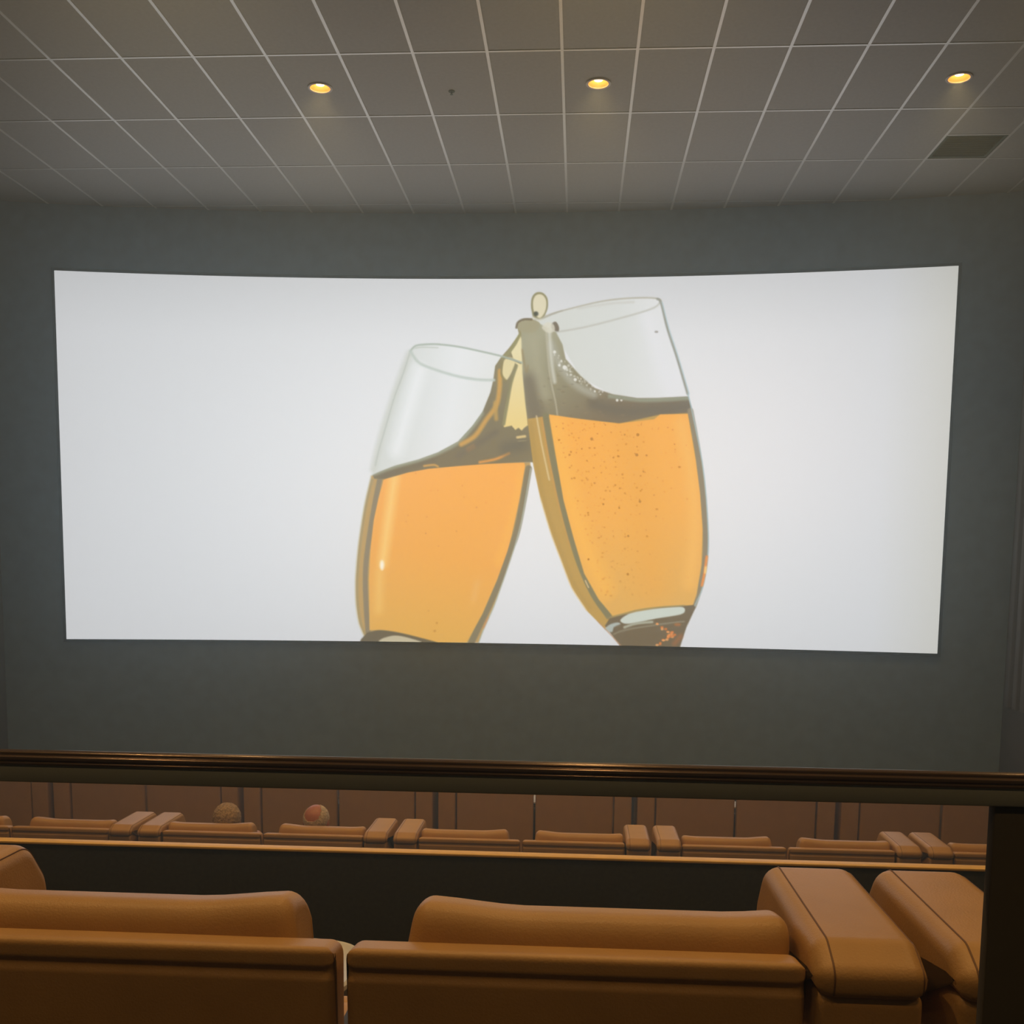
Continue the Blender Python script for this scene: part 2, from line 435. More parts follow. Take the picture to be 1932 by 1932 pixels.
def mask_of(pts, soft=2.0, smooth=True):
    Q = np.array([px_uv(*p) for p in pts]); P_ = catmull(Q, True) if smooth else Q
    x0, x1, y0, y1 = bounds(P_, 6); D, ins = seg_dist(P_, True, x0, x1, y0, y1)
    mk = np.zeros((NV, NU), np.float32)
    mk[y0:y1, x0:x1] = np.clip(0.5 + np.where(ins, D, -D) / (soft * S), 0, 1); return mk
def stroke(pts, w, color, alpha=1.0, soft=1.6, clip=None):
    Q = np.array([px_uv(*p) for p in pts]); P_ = catmull(Q, False)
    x0, x1, y0, y1 = bounds(P_, w * S + 6)
    if x1 <= x0 or y1 <= y0: return
    D, _ = seg_dist(P_, False, x0, x1, y0, y1)
    mk = np.clip(0.5 + (w * S / 2 - D) / (soft * S), 0, 1) * alpha
    sl = (slice(y0, y1), slice(x0, x1))
    if clip is not None: mk = mk * clip[sl]
    blend(sl, mk, color)
def dot(x, y, rx, ry, color, alpha=1.0, soft=1.5):
    fill([(x + rx * math.cos(t), y + ry * math.sin(t)) for t in [k * math.pi / 4 for k in range(8)]], color, soft, alpha)
def ramp(p0, c0, p1, c1, mid=None):
    a = np.array(px_uv(*p0)); b = np.array(px_uv(*p1)); d = b - a; L2 = d @ d
    def f(sl):
        t = np.clip(((xx[sl] - a[0]) * d[0] + (yy[sl] - a[1]) * d[1]) / L2, 0, 1)[..., None]
        if mid is None: return np.array(c0, np.float32) * (1 - t) + np.array(c1, np.float32) * t
        return np.where(t < .5, np.array(c0, np.float32) * (1 - 2 * t) + np.array(mid, np.float32) * 2 * t,
                        np.array(mid, np.float32) * (2 - 2 * t) + np.array(c1, np.float32) * (2 * t - 1))
    return f
# --- left glass
LO_L = [(774, 662), (761, 703), (744, 749), (729, 800), (714.5, 850), (708, 878), (700, 897), (687, 953), (675.5, 1028), (670, 1093), (671, 1140), (677, 1177), (692, 1212)]
LO_R = [(903, 1212), (912, 1188), (932, 1143), (950, 1093), (969, 1037), (984, 981), (994, 925), (1001, 884), (1000, 840), (994, 760), (984, 684)]
RIM_LT = [(774, 662), (783, 653), (798, 650), (826, 649.5), (864, 654), (901, 661.5), (946, 672), (984, 684)]
RIM_LB = [(774, 662), (780, 672), (793, 686), (826, 699), (864, 710), (901, 716), (932, 717)]
fill(LO_L + LO_R + RIM_LT[::-1][1:-1], ramp((735, 760), (212, 218, 212), (960, 800), (226, 230, 224), mid=(233, 238, 238)), 2, 0.9, smooth=False)
stroke([(772, 668), (752, 720), (722, 812), (704, 885)], 13, (203, 208, 198), 0.75, 10)
stroke([(792, 700), (765, 790), (748, 850)], 26, (238, 243, 243), 0.8, 22)
stroke(LO_L[:6], 2.5, (186, 193, 184), 0.8)
# liquid column of the left glass
LBODY = [(700, 896), (716, 893), (770, 880), (830, 862), (900, 852), (1000, 850), (1001, 884)] + LO_R[::-1][4:] + LO_L[::-1][:7]
fill(LO_L[6:] + LO_R[:8] + [(1000, 872), (930, 872), (864, 876), (808, 882), (770, 889), (724, 898)], (188, 156, 98), 2.5, smooth=False)
stroke([(702, 905), (690, 955), (679, 1030), (674, 1093), (675, 1140), (682, 1180), (694, 1208)], 5, (168, 150, 106), 0.9, 3)
stroke(LO_L[6:], 3, (206, 204, 184), 0.8)
stroke([(716, 906), (706, 955), (697, 1010), (690.5, 1060), (689, 1100), (691, 1150), (694, 1192)], 10, (142, 129, 104), 1, 3)
stroke([(997, 884), (986.5, 945), (974, 1005), (959, 1045), (943, 1093), (923, 1140), (904, 1180), (889, 1212)], 13, (134, 124, 98), 1, 3)
stroke(LO_R[:8], 2.5, (176, 186, 172), 0.8)
stroke([(920, 1166), (912, 1184)], 3, (205, 140, 90), 0.7, 3)
LAMB = [(724, 904), (714.5, 938), (705, 981), (698.7, 1037), (696, 1093), (697, 1158), (697, 1188), (720, 1189), (752, 1193), (790, 1203), (820, 1212), (880, 1212), (910, 1158), (938, 1093), (957, 1040), (962, 1022), (979, 944), (990, 879), (988.5, 872), (919, 874), (864, 878.6), (808, 884), (770, 891)]
amb = ramp((850, 880), (253, 178, 84), (800, 1210), (226, 176, 88), mid=(243, 174, 82))
fill(LAMB, amb, 2.5, smooth=False)
lm = mask_of(LAMB, 3, False)
stroke([(744, 900), (732, 985), (722, 1060)], 16, (255, 216, 132), 0.75, 18, lm)
stroke([(716, 1080), (714, 1150)], 16, (246, 200, 112), 0.6, 16, lm)
stroke([(985, 885), (968, 970), (940, 1060)], 12, (255, 186, 84), 0.7, 14, lm)
stroke([(900, 1100), (893, 1130)], 12, (240, 184, 106), 0.6, 10, lm)
dot(720.5, 1066, 4, 9, (255, 250, 226), 1, 6)
fill([(690, 1196), (705, 1190), (720, 1188.5), (752, 1193), (790, 1202), (826, 1212), (826, 1216), (690, 1216)], (108, 98, 78), 3)
fill([(718, 1206), (735, 1200), (752, 1199), (778, 1205), (792, 1212), (722, 1212)], (196, 188, 158), 3)
for (bx, by, r) in [(824, 1175, 2.2), (820, 1190, 2.6), (861, 1002, 1.8), (826, 925, 1.5), (813, 925, 1.3), (872, 916, 1.7), (875, 938, 1.5), (805, 975, 1.6), (770, 972, 1.4), (808, 1152, 1.6), (784, 893, 1.5), (899, 957, 1.9), (948, 910, 1.3), (803, 1006, 2), (827, 1030, 1.4), (766, 984, 1.5), (916, 948, 1.4)]:
    dot(bx, by, r, r, (196, 138, 62), 0.6, 2)
# --- splash between the glasses
SPL = [(703, 896), (716, 890), (744, 879), (789, 867), (826, 853.5), (864, 833), (891.5, 803), (910, 777), (925, 740), (930.6, 716), (934, 690), (945.6, 673), (960.5, 656), (979, 631), (975, 614), (985, 604), (1004, 601), (1030, 640), (1010, 760), (1006, 872), (988, 872), (919, 875), (864, 879), (808, 884), (770, 891), (724, 904), (706, 903)]
fill(SPL, ramp((830, 870), (124, 112, 86), (985, 640), (150, 140, 100), mid=(128, 118, 92)), 2.5, smooth=False)
sm_ = mask_of(SPL, 2.5, False)
stroke([(706, 893), (744, 879), (789, 867), (826, 853.5), (864, 833), (891.5, 803), (908, 780)], 9, (162, 170, 148), 0.8, 6, sm_)
stroke([(720, 899), (770, 884), (820, 868)], 8, (120, 108, 86), 0.9, 5, sm_)
stroke([(943, 700), (942, 735), (936, 765), (917, 792), (896, 822), (870, 838)], 9, (206, 160, 82), 0.95, 5, sm_)
stroke([(934, 760), (936, 790)], 8, (196, 158, 84), 0.8, 5, sm_)
stroke([(883, 848), (893, 842)], 8, (190, 140, 74), 0.9, 5, sm_)
stroke([(905, 872), (935, 866), (960, 855)], 5, (232, 158, 72), 0.9, 4, sm_)
stroke([(800, 879), (818, 877), (826, 880)], 4, (214, 164, 84), 0.9, 3, sm_)
stroke([(864, 860), (900, 838), (935, 815)], 10, (112, 102, 88), 0.7, 10, sm_)
stroke([(955, 846), (985, 838)], 24, (108, 102, 88), 0.8, 20, sm_)
PALE = ramp((970, 660), (234, 224, 176), (970, 800), (238, 214, 142))
fill([(964, 664), (974, 650), (982, 634), (987, 646), (991, 690), (994, 760), (996, 802), (990, 806), (984, 812), (978, 807), (972, 811), (965, 803), (951, 806), (948, 800), (953, 770), (960, 735), (966, 708), (974, 688), (968, 676)], PALE, 2.5, smooth=False)
fill([(950, 682), (960, 674), (972, 680), (966, 700), (955, 717), (947, 706)], (228, 216, 164), 3)
stroke([(980, 632), (962, 662), (948, 676)], 5, (150, 146, 96), 0.9, 3)
stroke([(950, 674), (966, 678), (982, 685)], 3.5, (118, 112, 74), 0.9)
stroke([(974, 690), (964, 722), (957, 760), (950, 800)], 6, (134, 130, 94), 0.9, 3)
stroke([(947, 684), (946, 706), (954, 718)], 4, (142, 130, 84), 0.9, 3)
stroke([(990, 662), (994, 680), (992, 640)], 5, (166, 150, 100), 0.8, 3)
stroke([(976, 825), (990, 823)], 5, (232, 206, 140), 0.9, 3)
stroke([(978, 832), (992, 831)], 2, (170, 160, 120), 0.6, 2)
# --- right glass
RO_L = [(985, 606), (983, 629), (985.5, 702), (991, 760), (995, 793), (1005.6, 876), (1019, 939), (1039, 1006), (1059, 1059), (1078, 1108), (1106, 1151), (1141, 1186.5), (1171, 1219)]
RO_R = [(1281, 1221), (1294.7, 1183), (1310, 1143), (1326, 1106), (1334, 1057), (1336, 1013), (1332, 939), (1324, 870), (1306.7, 782), (1297.5, 743), (1277, 675), (1259, 620), (1247, 564)]
RIM_RT = [(1008, 604), (1030, 596), (1054, 588), (1122, 571), (1168, 564), (1213, 561.7), (1238, 563), (1247, 567)]
RIM_RB = [(1046, 627), (1099, 618), (1156, 604), (1213, 588), (1238, 578), (1246, 567)]
fill([(1010, 604)] + RIM_RT[1:] + RO_R[::-1][:4] + [(1298, 752), (1236, 752), (1156, 745), (1095, 712), (1062, 655), (1040, 625)], ramp((1070, 700), (214, 219, 212), (1275, 690), (230, 233, 234), mid=(217, 222, 217)), 2, 0.95, smooth=False)
stroke([(1222, 600), (1250, 690), (1268, 740)], 24, (230, 233, 235), 0.8, 22)
stroke(RIM_RT, 3.0, (182, 180, 164), 0.9); stroke(RIM_RB, 3.2, (192, 193, 182), 0.9, 2.5)
stroke([(1090, 582), (1150, 573), (1195, 570)], 4, (204, 205, 196), 0.7, 3)
stroke([(1240, 564), (1247, 572), (1259, 620), (1277, 675), (1297, 743)], 4.5, (150, 152, 140), 0.95, 2.5)
stroke([(1249, 570), (1262, 620), (1280, 675), (1300, 743)], 2, (176, 200, 204), 0.8)
dot(1238, 626, 3.6, 2.2, (150, 146, 136), 0.8)
RB_ALL = [(995, 793)] + RO_L[5:] + RO_R[:9] + [(1298, 748), (1236, 751), (1202, 751), (1156, 744), (1122, 732), (1095, 709), (1067, 677), (1061, 650), (1049, 627), (1015, 609), (1001, 602), (985, 606), (983, 629), (985.5, 702)]
FOAM = [(983, 629), (985.5, 702), (991, 760), (996, 800), (1036, 792), (1099, 793), (1168, 801), (1234, 793), (1245, 784), (1299, 782), (1305, 772), (1298, 748), (1236, 751), (1202, 751), (1156, 744), (1122, 732), (1095, 709), (1067, 677), (1061, 650), (1049, 627), (1015, 609), (1001, 602), (985, 606)]
fill(FOAM, ramp((1010, 640), (164, 162, 134), (1120, 800), (122, 108, 86), mid=(146, 140, 112)), 3, smooth=False)
fm = mask_of(FOAM, 3, False)
stroke([(1000, 720), (1005, 760), (1012, 792)], 34, (116, 106, 90), 0.75, 20, fm)
stroke([(1120, 762), (1170, 776), (1230, 774), (1300, 768)], 22, (108, 100, 86), 0.85, 16, fm)
stroke([(1150, 747), (1202, 754), (1240, 754), (1297, 751)], 8, (146, 152, 130), 0.9, 5, fm)
stroke([(1005, 640), (1015, 700), (1028, 745)], 22, (172, 168, 140), 0.6, 18, fm)
stroke([(1040, 650), (1056, 690), (1085, 725), (1120, 744)], 14, (176, 176, 160), 0.7, 10, fm)
rg = np.random.RandomState(3)
for _ in range(70):
    t = rg.rand(); bx = 1046 + 95 * t + rg.randn() * 5; by = 672 + 66 * t ** 0.8 + rg.randn() * 6
    dot(bx, by, 1 + rg.rand() * 1.6, 1 + rg.rand() * 1.6, (224, 226, 216), (0.35 + 0.4 * rg.rand()) * float(fm[min(NV - 1, int(px_uv(bx, by)[1])), int(px_uv(bx, by)[0])] > 0.5), 1.5)
for (bx, by, r) in [(1055, 689, 2.6), (1065, 693, 4), (1085, 716, 3), (1164, 755, 2.6), (1172, 755, 2.2), (1122, 738, 2), (1046, 664, 3)]:
    dot(bx, by, r, r, (236, 238, 230), 0.85)
for _ in range(60):
    bx = 1010 + 180 * rg.rand(); by = 700 + 85 * rg.rand()
    dot(bx, by, 2 + 3 * rg.rand(), 1 + 1.2 * rg.rand(), (104, 90, 68) if rg.rand() < .6 else (160, 140, 104), 0.28 * float(fm[min(NV - 1, int(px_uv(bx, by)[1])), int(px_uv(bx, by)[0])] > 0.9))
stroke([(1036, 620), (1040, 680), (1046, 720)], 7, (214, 216, 202), 0.75, 6)
stroke([(1030, 625), (1036, 700), (1048, 760), (1052, 790)], 2.5, (196, 192, 170), 0.7, 3)
stroke([(985, 660), (992, 700), (996, 690)], 4, (150, 130, 88), 0.6, 3)
# column of drink in the right glass
fill([(995, 790)] + RO_L[5:12] + [(1160, 1166), (1200, 1154), (1306, 1145)] + RO_R[2:9] + [(1299, 779), (1245, 782), (1168, 799), (1099, 791), (1036, 784)], (190, 154, 82), 2.5, smooth=False)
stroke([(1001, 800), (1012, 876), (1026, 940), (1046, 1006), (1067, 1062), (1086, 1108), (1112, 1146)], 8, (182, 148, 78), 0.9, 6)
stroke([(1012, 785), (1022, 840), (1036, 905)], 3, (226, 206, 160), 0.8, 3)
stroke([(1024, 790), (1034, 850), (1042, 890), (1056, 950), (1078, 1030)], 7, (206, 152, 82), 0.8, 5)
stroke(RO_L[6:11], 2.5, (224, 206, 162), 0.8)
stroke([(1029, 784), (1040, 850), (1050, 900), (1062, 955), (1078, 1015), (1096, 1070), (1120, 1122), (1148, 1162)], 12, (130, 124, 92), 1, 3)
stroke([(1302, 775), (1314, 840), (1322, 900), (1328, 960), (1331, 1020), (1328, 1070), (1319, 1110), (1308, 1143)], 11, (142, 130, 106), 1, 3)
stroke(RO_R[2:10], 2.5, (164, 188, 190), 0.85)
stroke([(1333, 1050), (1329, 1080), (1324, 1104)], 5, (236, 146, 70), 0.95, 3)
stroke([(1331, 1070), (1330, 1080)], 4, (255, 214, 130), 0.9, 3)
RAMB = [(1036, 782), (1051, 872), (1063, 943), (1082, 1015), (1102, 1082), (1129.5, 1131), (1157, 1163), (1196, 1151), (1255, 1143), (1306.5, 1143), (1314, 1121.6), (1323, 1066), (1325, 998), (1320, 929), (1312, 868), (1297, 781), (1245, 782), (1234, 791), (1168, 799), (1099, 791)]
fill(RAMB, ramp((1170, 790), (252, 178, 76), (1210, 1150), (226, 176, 92), mid=(246, 178, 82)), 2.5, smooth=False)
rm = mask_of(RAMB, 3, False)
stroke([(1046, 800), (1066, 900), (1100, 1020), (1140, 1110)], 34, (255, 190, 84), 0.7, 30, rm)
stroke([(1185, 810), (1215, 960), (1230, 1100)], 60, (238, 170, 74), 0.5, 60, rm)
stroke([(1285, 800), (1304, 900), (1310, 1000), (1300, 1100)], 22, (250, 190, 96), 0.7, 22, rm)
for _ in range(330):
    t = rg.rand() ** 1.4
    by = 797 + 330 * t; xl_ = 1042 + (by - 797) * 0.29; xr_ = 1300 if rg.rand() < .35 else 1220
    bx = xl_ + (xr_ - xl_) * rg.rand() ** 1.2
    r = 0.8 + 1.5 * rg.rand() ** 2
    dot(bx, by, r * (0.8 + .6 * rg.rand()), r, (196, 130, 44), (0.5 + 0.4 * rg.rand()) * (1 - .55 * t), 1.4)
for (bx, by, r) in [(1184, 1083, 2.3), (1185, 1011, 2.1), (1207, 946, 2.4), (1168, 958, 1.8), (1138, 951, 2), (1201, 858, 3), (1203, 820, 3), (1116, 828, 3), (1110, 1055, 2.2)]:
    dot(bx, by, r, r, (176, 116, 40), 0.75)
stroke([(1104, 1095), (1110, 1108)], 2.5, (228, 200, 150), 0.8)
# foot of the right glass
fill([(1141, 1180), (1150, 1166), (1172, 1160), (1240, 1147), (1308, 1141), (1312, 1146), (1294.7, 1183), (1282, 1222), (1172, 1222)], (114, 100, 78), 2.5, smooth=False)
fill([(1170, 1170), (1180, 1161), (1196, 1155), (1236, 1148), (1270, 1145), (1287, 1145), (1292, 1151), (1283, 1159), (1236, 1167), (1196, 1175), (1178, 1176)], (204, 214, 202), 2.5)
fill([(1141, 1187), (1150, 1178), (1164, 1174), (1170, 1177), (1158, 1183), (1154, 1192)], (172, 182, 174), 3)
stroke([(1178, 1183), (1200, 1176), (1230, 1173)], 5, (176, 180, 160), 0.9, 3)
stroke([(1158, 1196), (1180, 1188), (1240, 1178), (1290, 1172)], 3, (146, 140, 118), 0.8, 3)
stroke([(1145, 1166), (1175, 1158), (1220, 1148), (1290, 1142)], 3, (150, 138, 98), 0.7, 2.5)
for _ in range(26):
    t = rg.rand(); bx = 1236 + 30 * math.sin(t * 3.1) + rg.randn() * 3; by = 1178 + 36 * t + rg.randn() * 2
    dot(bx, by, 2.2 + 1.5 * rg.rand(), 1.6 + rg.rand(), (224, 128, 62) if rg.rand() < .75 else (246, 176, 110), 0.75, 2)
dot(1278, 1178, 6, 3, (196, 118, 62), 0.6, 4)
stroke([(1284, 1200), (1272, 1214)], 8, (190, 112, 64), 0.5, 8)
stroke([(1128, 1172), (1150, 1195), (1172, 1219)], 2.5, (186, 146, 110), 0.7)
# drop above the rims and the splash crown
fill([(975, 616), (980, 606), (992, 601), (1006, 603), (1018, 610), (1012, 624), (1000, 628), (984, 626)], (164, 158, 126), 2.5)
stroke([(974, 618), (977, 608), (988, 602.5), (1002, 602.5)], 4, (112, 98, 74), 0.9, 2.5)
fill([(1042, 622), (1040, 612), (1048, 607), (1054, 616), (1053, 625)], (120, 108, 92), 2.5)
fill([(1022, 618), (1032, 608), (1044, 612), (1046, 624), (1034, 628)], (220, 218, 198), 3, 0.8)
fill([(1017.5, 551), (1026, 554), (1032.5, 563), (1033.5, 578), (1030, 590), (1024, 600), (1016, 602), (1006, 598), (1003, 588), (1001.5, 576), (1003, 562), (1009, 553.5)], (146, 140, 100), 2.5)
fill([(1017.5, 555), (1025, 558), (1030, 567), (1030, 580), (1026, 592), (1018, 600), (1010, 594), (1006, 583), (1005.5, 568), (1010, 558)], (224, 218, 186), 2.5)
dot(1011, 592, 4.5, 4.5, (72, 74, 62), 0.95, 3)
stroke([(1004, 599), (1018, 603), (1032, 596)], 4, (206, 204, 184), 0.7, 3)
stroke([(1024, 600), (1044, 592), (1060, 586)], 3, (170, 168, 152), 0.8)
# rim of the left glass, over everything behind it
stroke(RIM_LT, 3.6, (170, 182, 168), 0.9, 2.2); stroke(RIM_LB, 5, (192, 203, 194), 0.9, 3.5)
stroke([(783, 657), (798, 655), (826, 656)], 2.5, (188, 196, 184), 0.7)
for k in range(1):                                # one soft pass, as a projected frame is soft
    C[1:-1, 1:-1] = (C[1:-1, 1:-1] * 4 + C[:-2, 1:-1] + C[2:, 1:-1] + C[1:-1, :-2] + C[1:-1, 2:]) / 8
cc = np.clip(C, 0, 255) / 255.0
LINC = np.where(cc <= 0.04045, cc / 12.92, ((cc + 0.055) / 1.055) ** 2.4)
# screen mesh: fine where the glasses are, coarse on the plain backdrop
cu0 = max(0, int(px_uv(655, 900)[0])); cu1 = min(NU - 1, int(px_uv(1350, 900)[0]))
cL = sorted(set(list(range(0, cu0, 14)) + [cu0])); cR = sorted(set(list(range(cu1, NU, 14)) + [NU - 1])); cM = list(range(cu0, cu1 + 1))
rows_c = sorted(set(list(range(0, NV, 14)) + [NV - 1])); rows_f = list(range(NV))
co_l, q_l, k_l, m_l, voff = [], [], [], [], 0
for cs, rs, mi in ((cL, rows_c, 0), (cM, rows_f, 1), (cR, rows_c, 0)):
    ci, ri = np.array(cs), np.array(rs); nc, nr_ = len(ci), len(ri)
    us = SCX - SC_W + 2 * SC_W * ci / (NU - 1)
    c3 = np.zeros((nr_, nc, 3), np.float32)
    c3[..., 0] = us[None, :]; c3[..., 1] = np.array([wall_y(u, SC_OFF) for u in us])[None, :]
    c3[..., 2] = (SC_TOP - (SC_TOP - SC_BOT) * ri / (NV - 1))[:, None]
    b0 = (np.arange(nr_ - 1)[:, None] * nc + np.arange(nc - 1)[None, :]).reshape(-1) + voff
    q_l.append(np.stack([b0, b0 + nc, b0 + nc + 1, b0 + 1], 1)); m_l.append(np.full(len(b0), mi))
    rg4 = np.ones((nr_, nc, 4), np.float32)
    rg4[..., :3] = np.clip(LINC[ri][:, ci] - 0.018, 0, 1) * np.array([0.965, 1.0, 1.045], np.float32)   # colours darkened and cooled to offset the warm veil of the haze
    co_l.append(c3.reshape(-1, 3)); k_l.append(rg4.reshape(-1, 4)); voff += nr_ * nc
co = np.concatenate(co_l); quads = np.concatenate(q_l).astype(np.int32); nf = len(quads)
sme = bpy.data.meshes.new('screen_surface')
sme.vertices.add(len(co)); sme.vertices.foreach_set('co', co.reshape(-1))
sme.loops.add(nf * 4); sme.loops.foreach_set('vertex_index', quads.reshape(-1))
sme.polygons.add(nf); sme.polygons.foreach_set('loop_start', (np.arange(nf) * 4).astype(np.int32))
sme.update(calc_edges=True)
att = sme.color_attributes.new('picture', 'FLOAT_COLOR', 'POINT')
att.data.foreach_set('color', np.concatenate(k_l).reshape(-1))
sme.polygons.foreach_set('use_smooth', np.ones(nf, bool)); sme.update()
smt = bpy.data.materials.new('projected_picture'); smt.use_nodes = True
nt = smt.node_tree; bs = nt.nodes['Principled BSDF']
bs.inputs['Base Color'].default_value = (0.05, 0.05, 0.05, 1); bs.inputs['Roughness'].default_value = 1.0; bs.inputs['Specular IOR Level'].default_value = 0.0
an = nt.nodes.new('ShaderNodeAttribute'); an.attribute_name = 'picture'
nt.links.new(an.outputs['Color'], bs.inputs['Emission Color']); bs.inputs['Emission Strength'].default_value = SCREEN_GAIN
# the finely meshed middle uses the same picture material, but is left out of direct lamp sampling (speed only)
smt2 = smt.copy(); smt2.name = 'projected_picture_fine'; smt2.cycles.emission_sampling = 'NONE'
sme.materials.append(smt); sme.materials.append(smt2)
sme.polygons.foreach_set('material_index', np.concatenate(m_l).astype(np.int32)); sme.update()
scr = empty('cinema_screen', (SCX, wall_y(SCX, SC_OFF), SC_BOT))
tag(scr, 'wide curved cinema screen showing two clinking glasses of golden sparkling wine', 'screen')
so = link('screen_surface', sme, smt, scr); so.location = (-SCX, -wall_y(SCX, SC_OFF), -SC_BOT)
so['label'] = 'bright screen picture of two clinking champagne glasses with a splash'
# black cloth frame standing behind and round the picture
def frame_strip(x0, x1, z0, z1):
    v_, f_ = [], []; n = 40 if x1 - x0 > 1 else 2
    for i in range(n + 1):
        x = x0 + (x1 - x0) * i / n
        ya, yb = wall_y(x, SC_OFF - 0.002), wall_y(x, 0.004)
        v_ += [(x, ya, z0), (x, ya, z1), (x, yb, z0), (x, yb, z1)]
    for i in range(n):
        a, b = 4 * i, 4 * i + 4
        f_ += [(a, b, b + 1, a + 1), (a + 2, a + 3, b + 3, b + 2), (a + 1, b + 1, b + 3, a + 3), (a, a + 2, b + 2, b)]
    f_ += [(0, 1, 3, 2), (4 * n, 4 * n + 2, 4 * n + 3, 4 * n + 1)]
    return poly_mesh('masking_border', v_, f_)
fw = 0.035
for (a, b, c, d) in [(SCX - SC_W - fw, SCX + SC_W + fw, SC_TOP, SC_TOP + fw), (SCX - SC_W - fw, SCX + SC_W + fw, SC_BOT - fw, SC_BOT),
                     (SCX - SC_W - fw, SCX - SC_W, SC_BOT, SC_TOP), (SCX + SC_W, SCX + SC_W + fw, SC_BOT, SC_TOP)]:
    o = link('masking_border', frame_strip(a, b, c, d), M['frame_black'], scr); o.location = so.location


# ------------------------------------------------------------------ handrail
RY, RTOP = 1.06, EYE.z - 0.2100
hr = empty('handrail', (0.46, RY + .035, CAM_F))
tag(hr, 'dark bronze steel handrail on a square post before the large recliners', 'railing')
prof = round_poly([(-0.0150, -0.0150, 0.001), (0.028, -0.0150, 0.003), (0.028, -0.011, 0.003), (-0.006, 0.0, 0.005), (-0.0135, -0.0015, 0.0025), (-0.0140, -0.0050, 0.0008), (-0.0175, -0.0060, 0.0020), (-0.0180, -0.0098, 0.0020), (-0.0160, -0.0112, 0.0006), (-0.0185, -0.0122, 0.0016), (-0.0180, -0.0150, 0.0010)], 6)
link('top_rail', loft('top_rail', prof, -3.2, 2.6, 0.003, 2), M['rail'], hr, (-0.46, 0, RTOP - CAM_F))
link('lower_bar', box_mesh('lower_bar', -3.2, 2.6, -0.0165, 0.026, -0.034, -0.0145, 0.002), M['railbar'], hr, (-0.46, 0, RTOP - CAM_F))
for px in (0.0, -1.95, 1.95):
    link('post', box_mesh('post', -0.030, 0.030, -0.011, 0.006, 0.0, RTOP - CAM_F - 0.034, 0.002), M['railpost'], hr, (px, 0, 0))
    link('foot_plate', box_mesh('foot_plate', -0.06, 0.06, -0.05, 0.05, 0.0, 0.008, 0.002), M['railpost'], hr, (px, 0, 0))

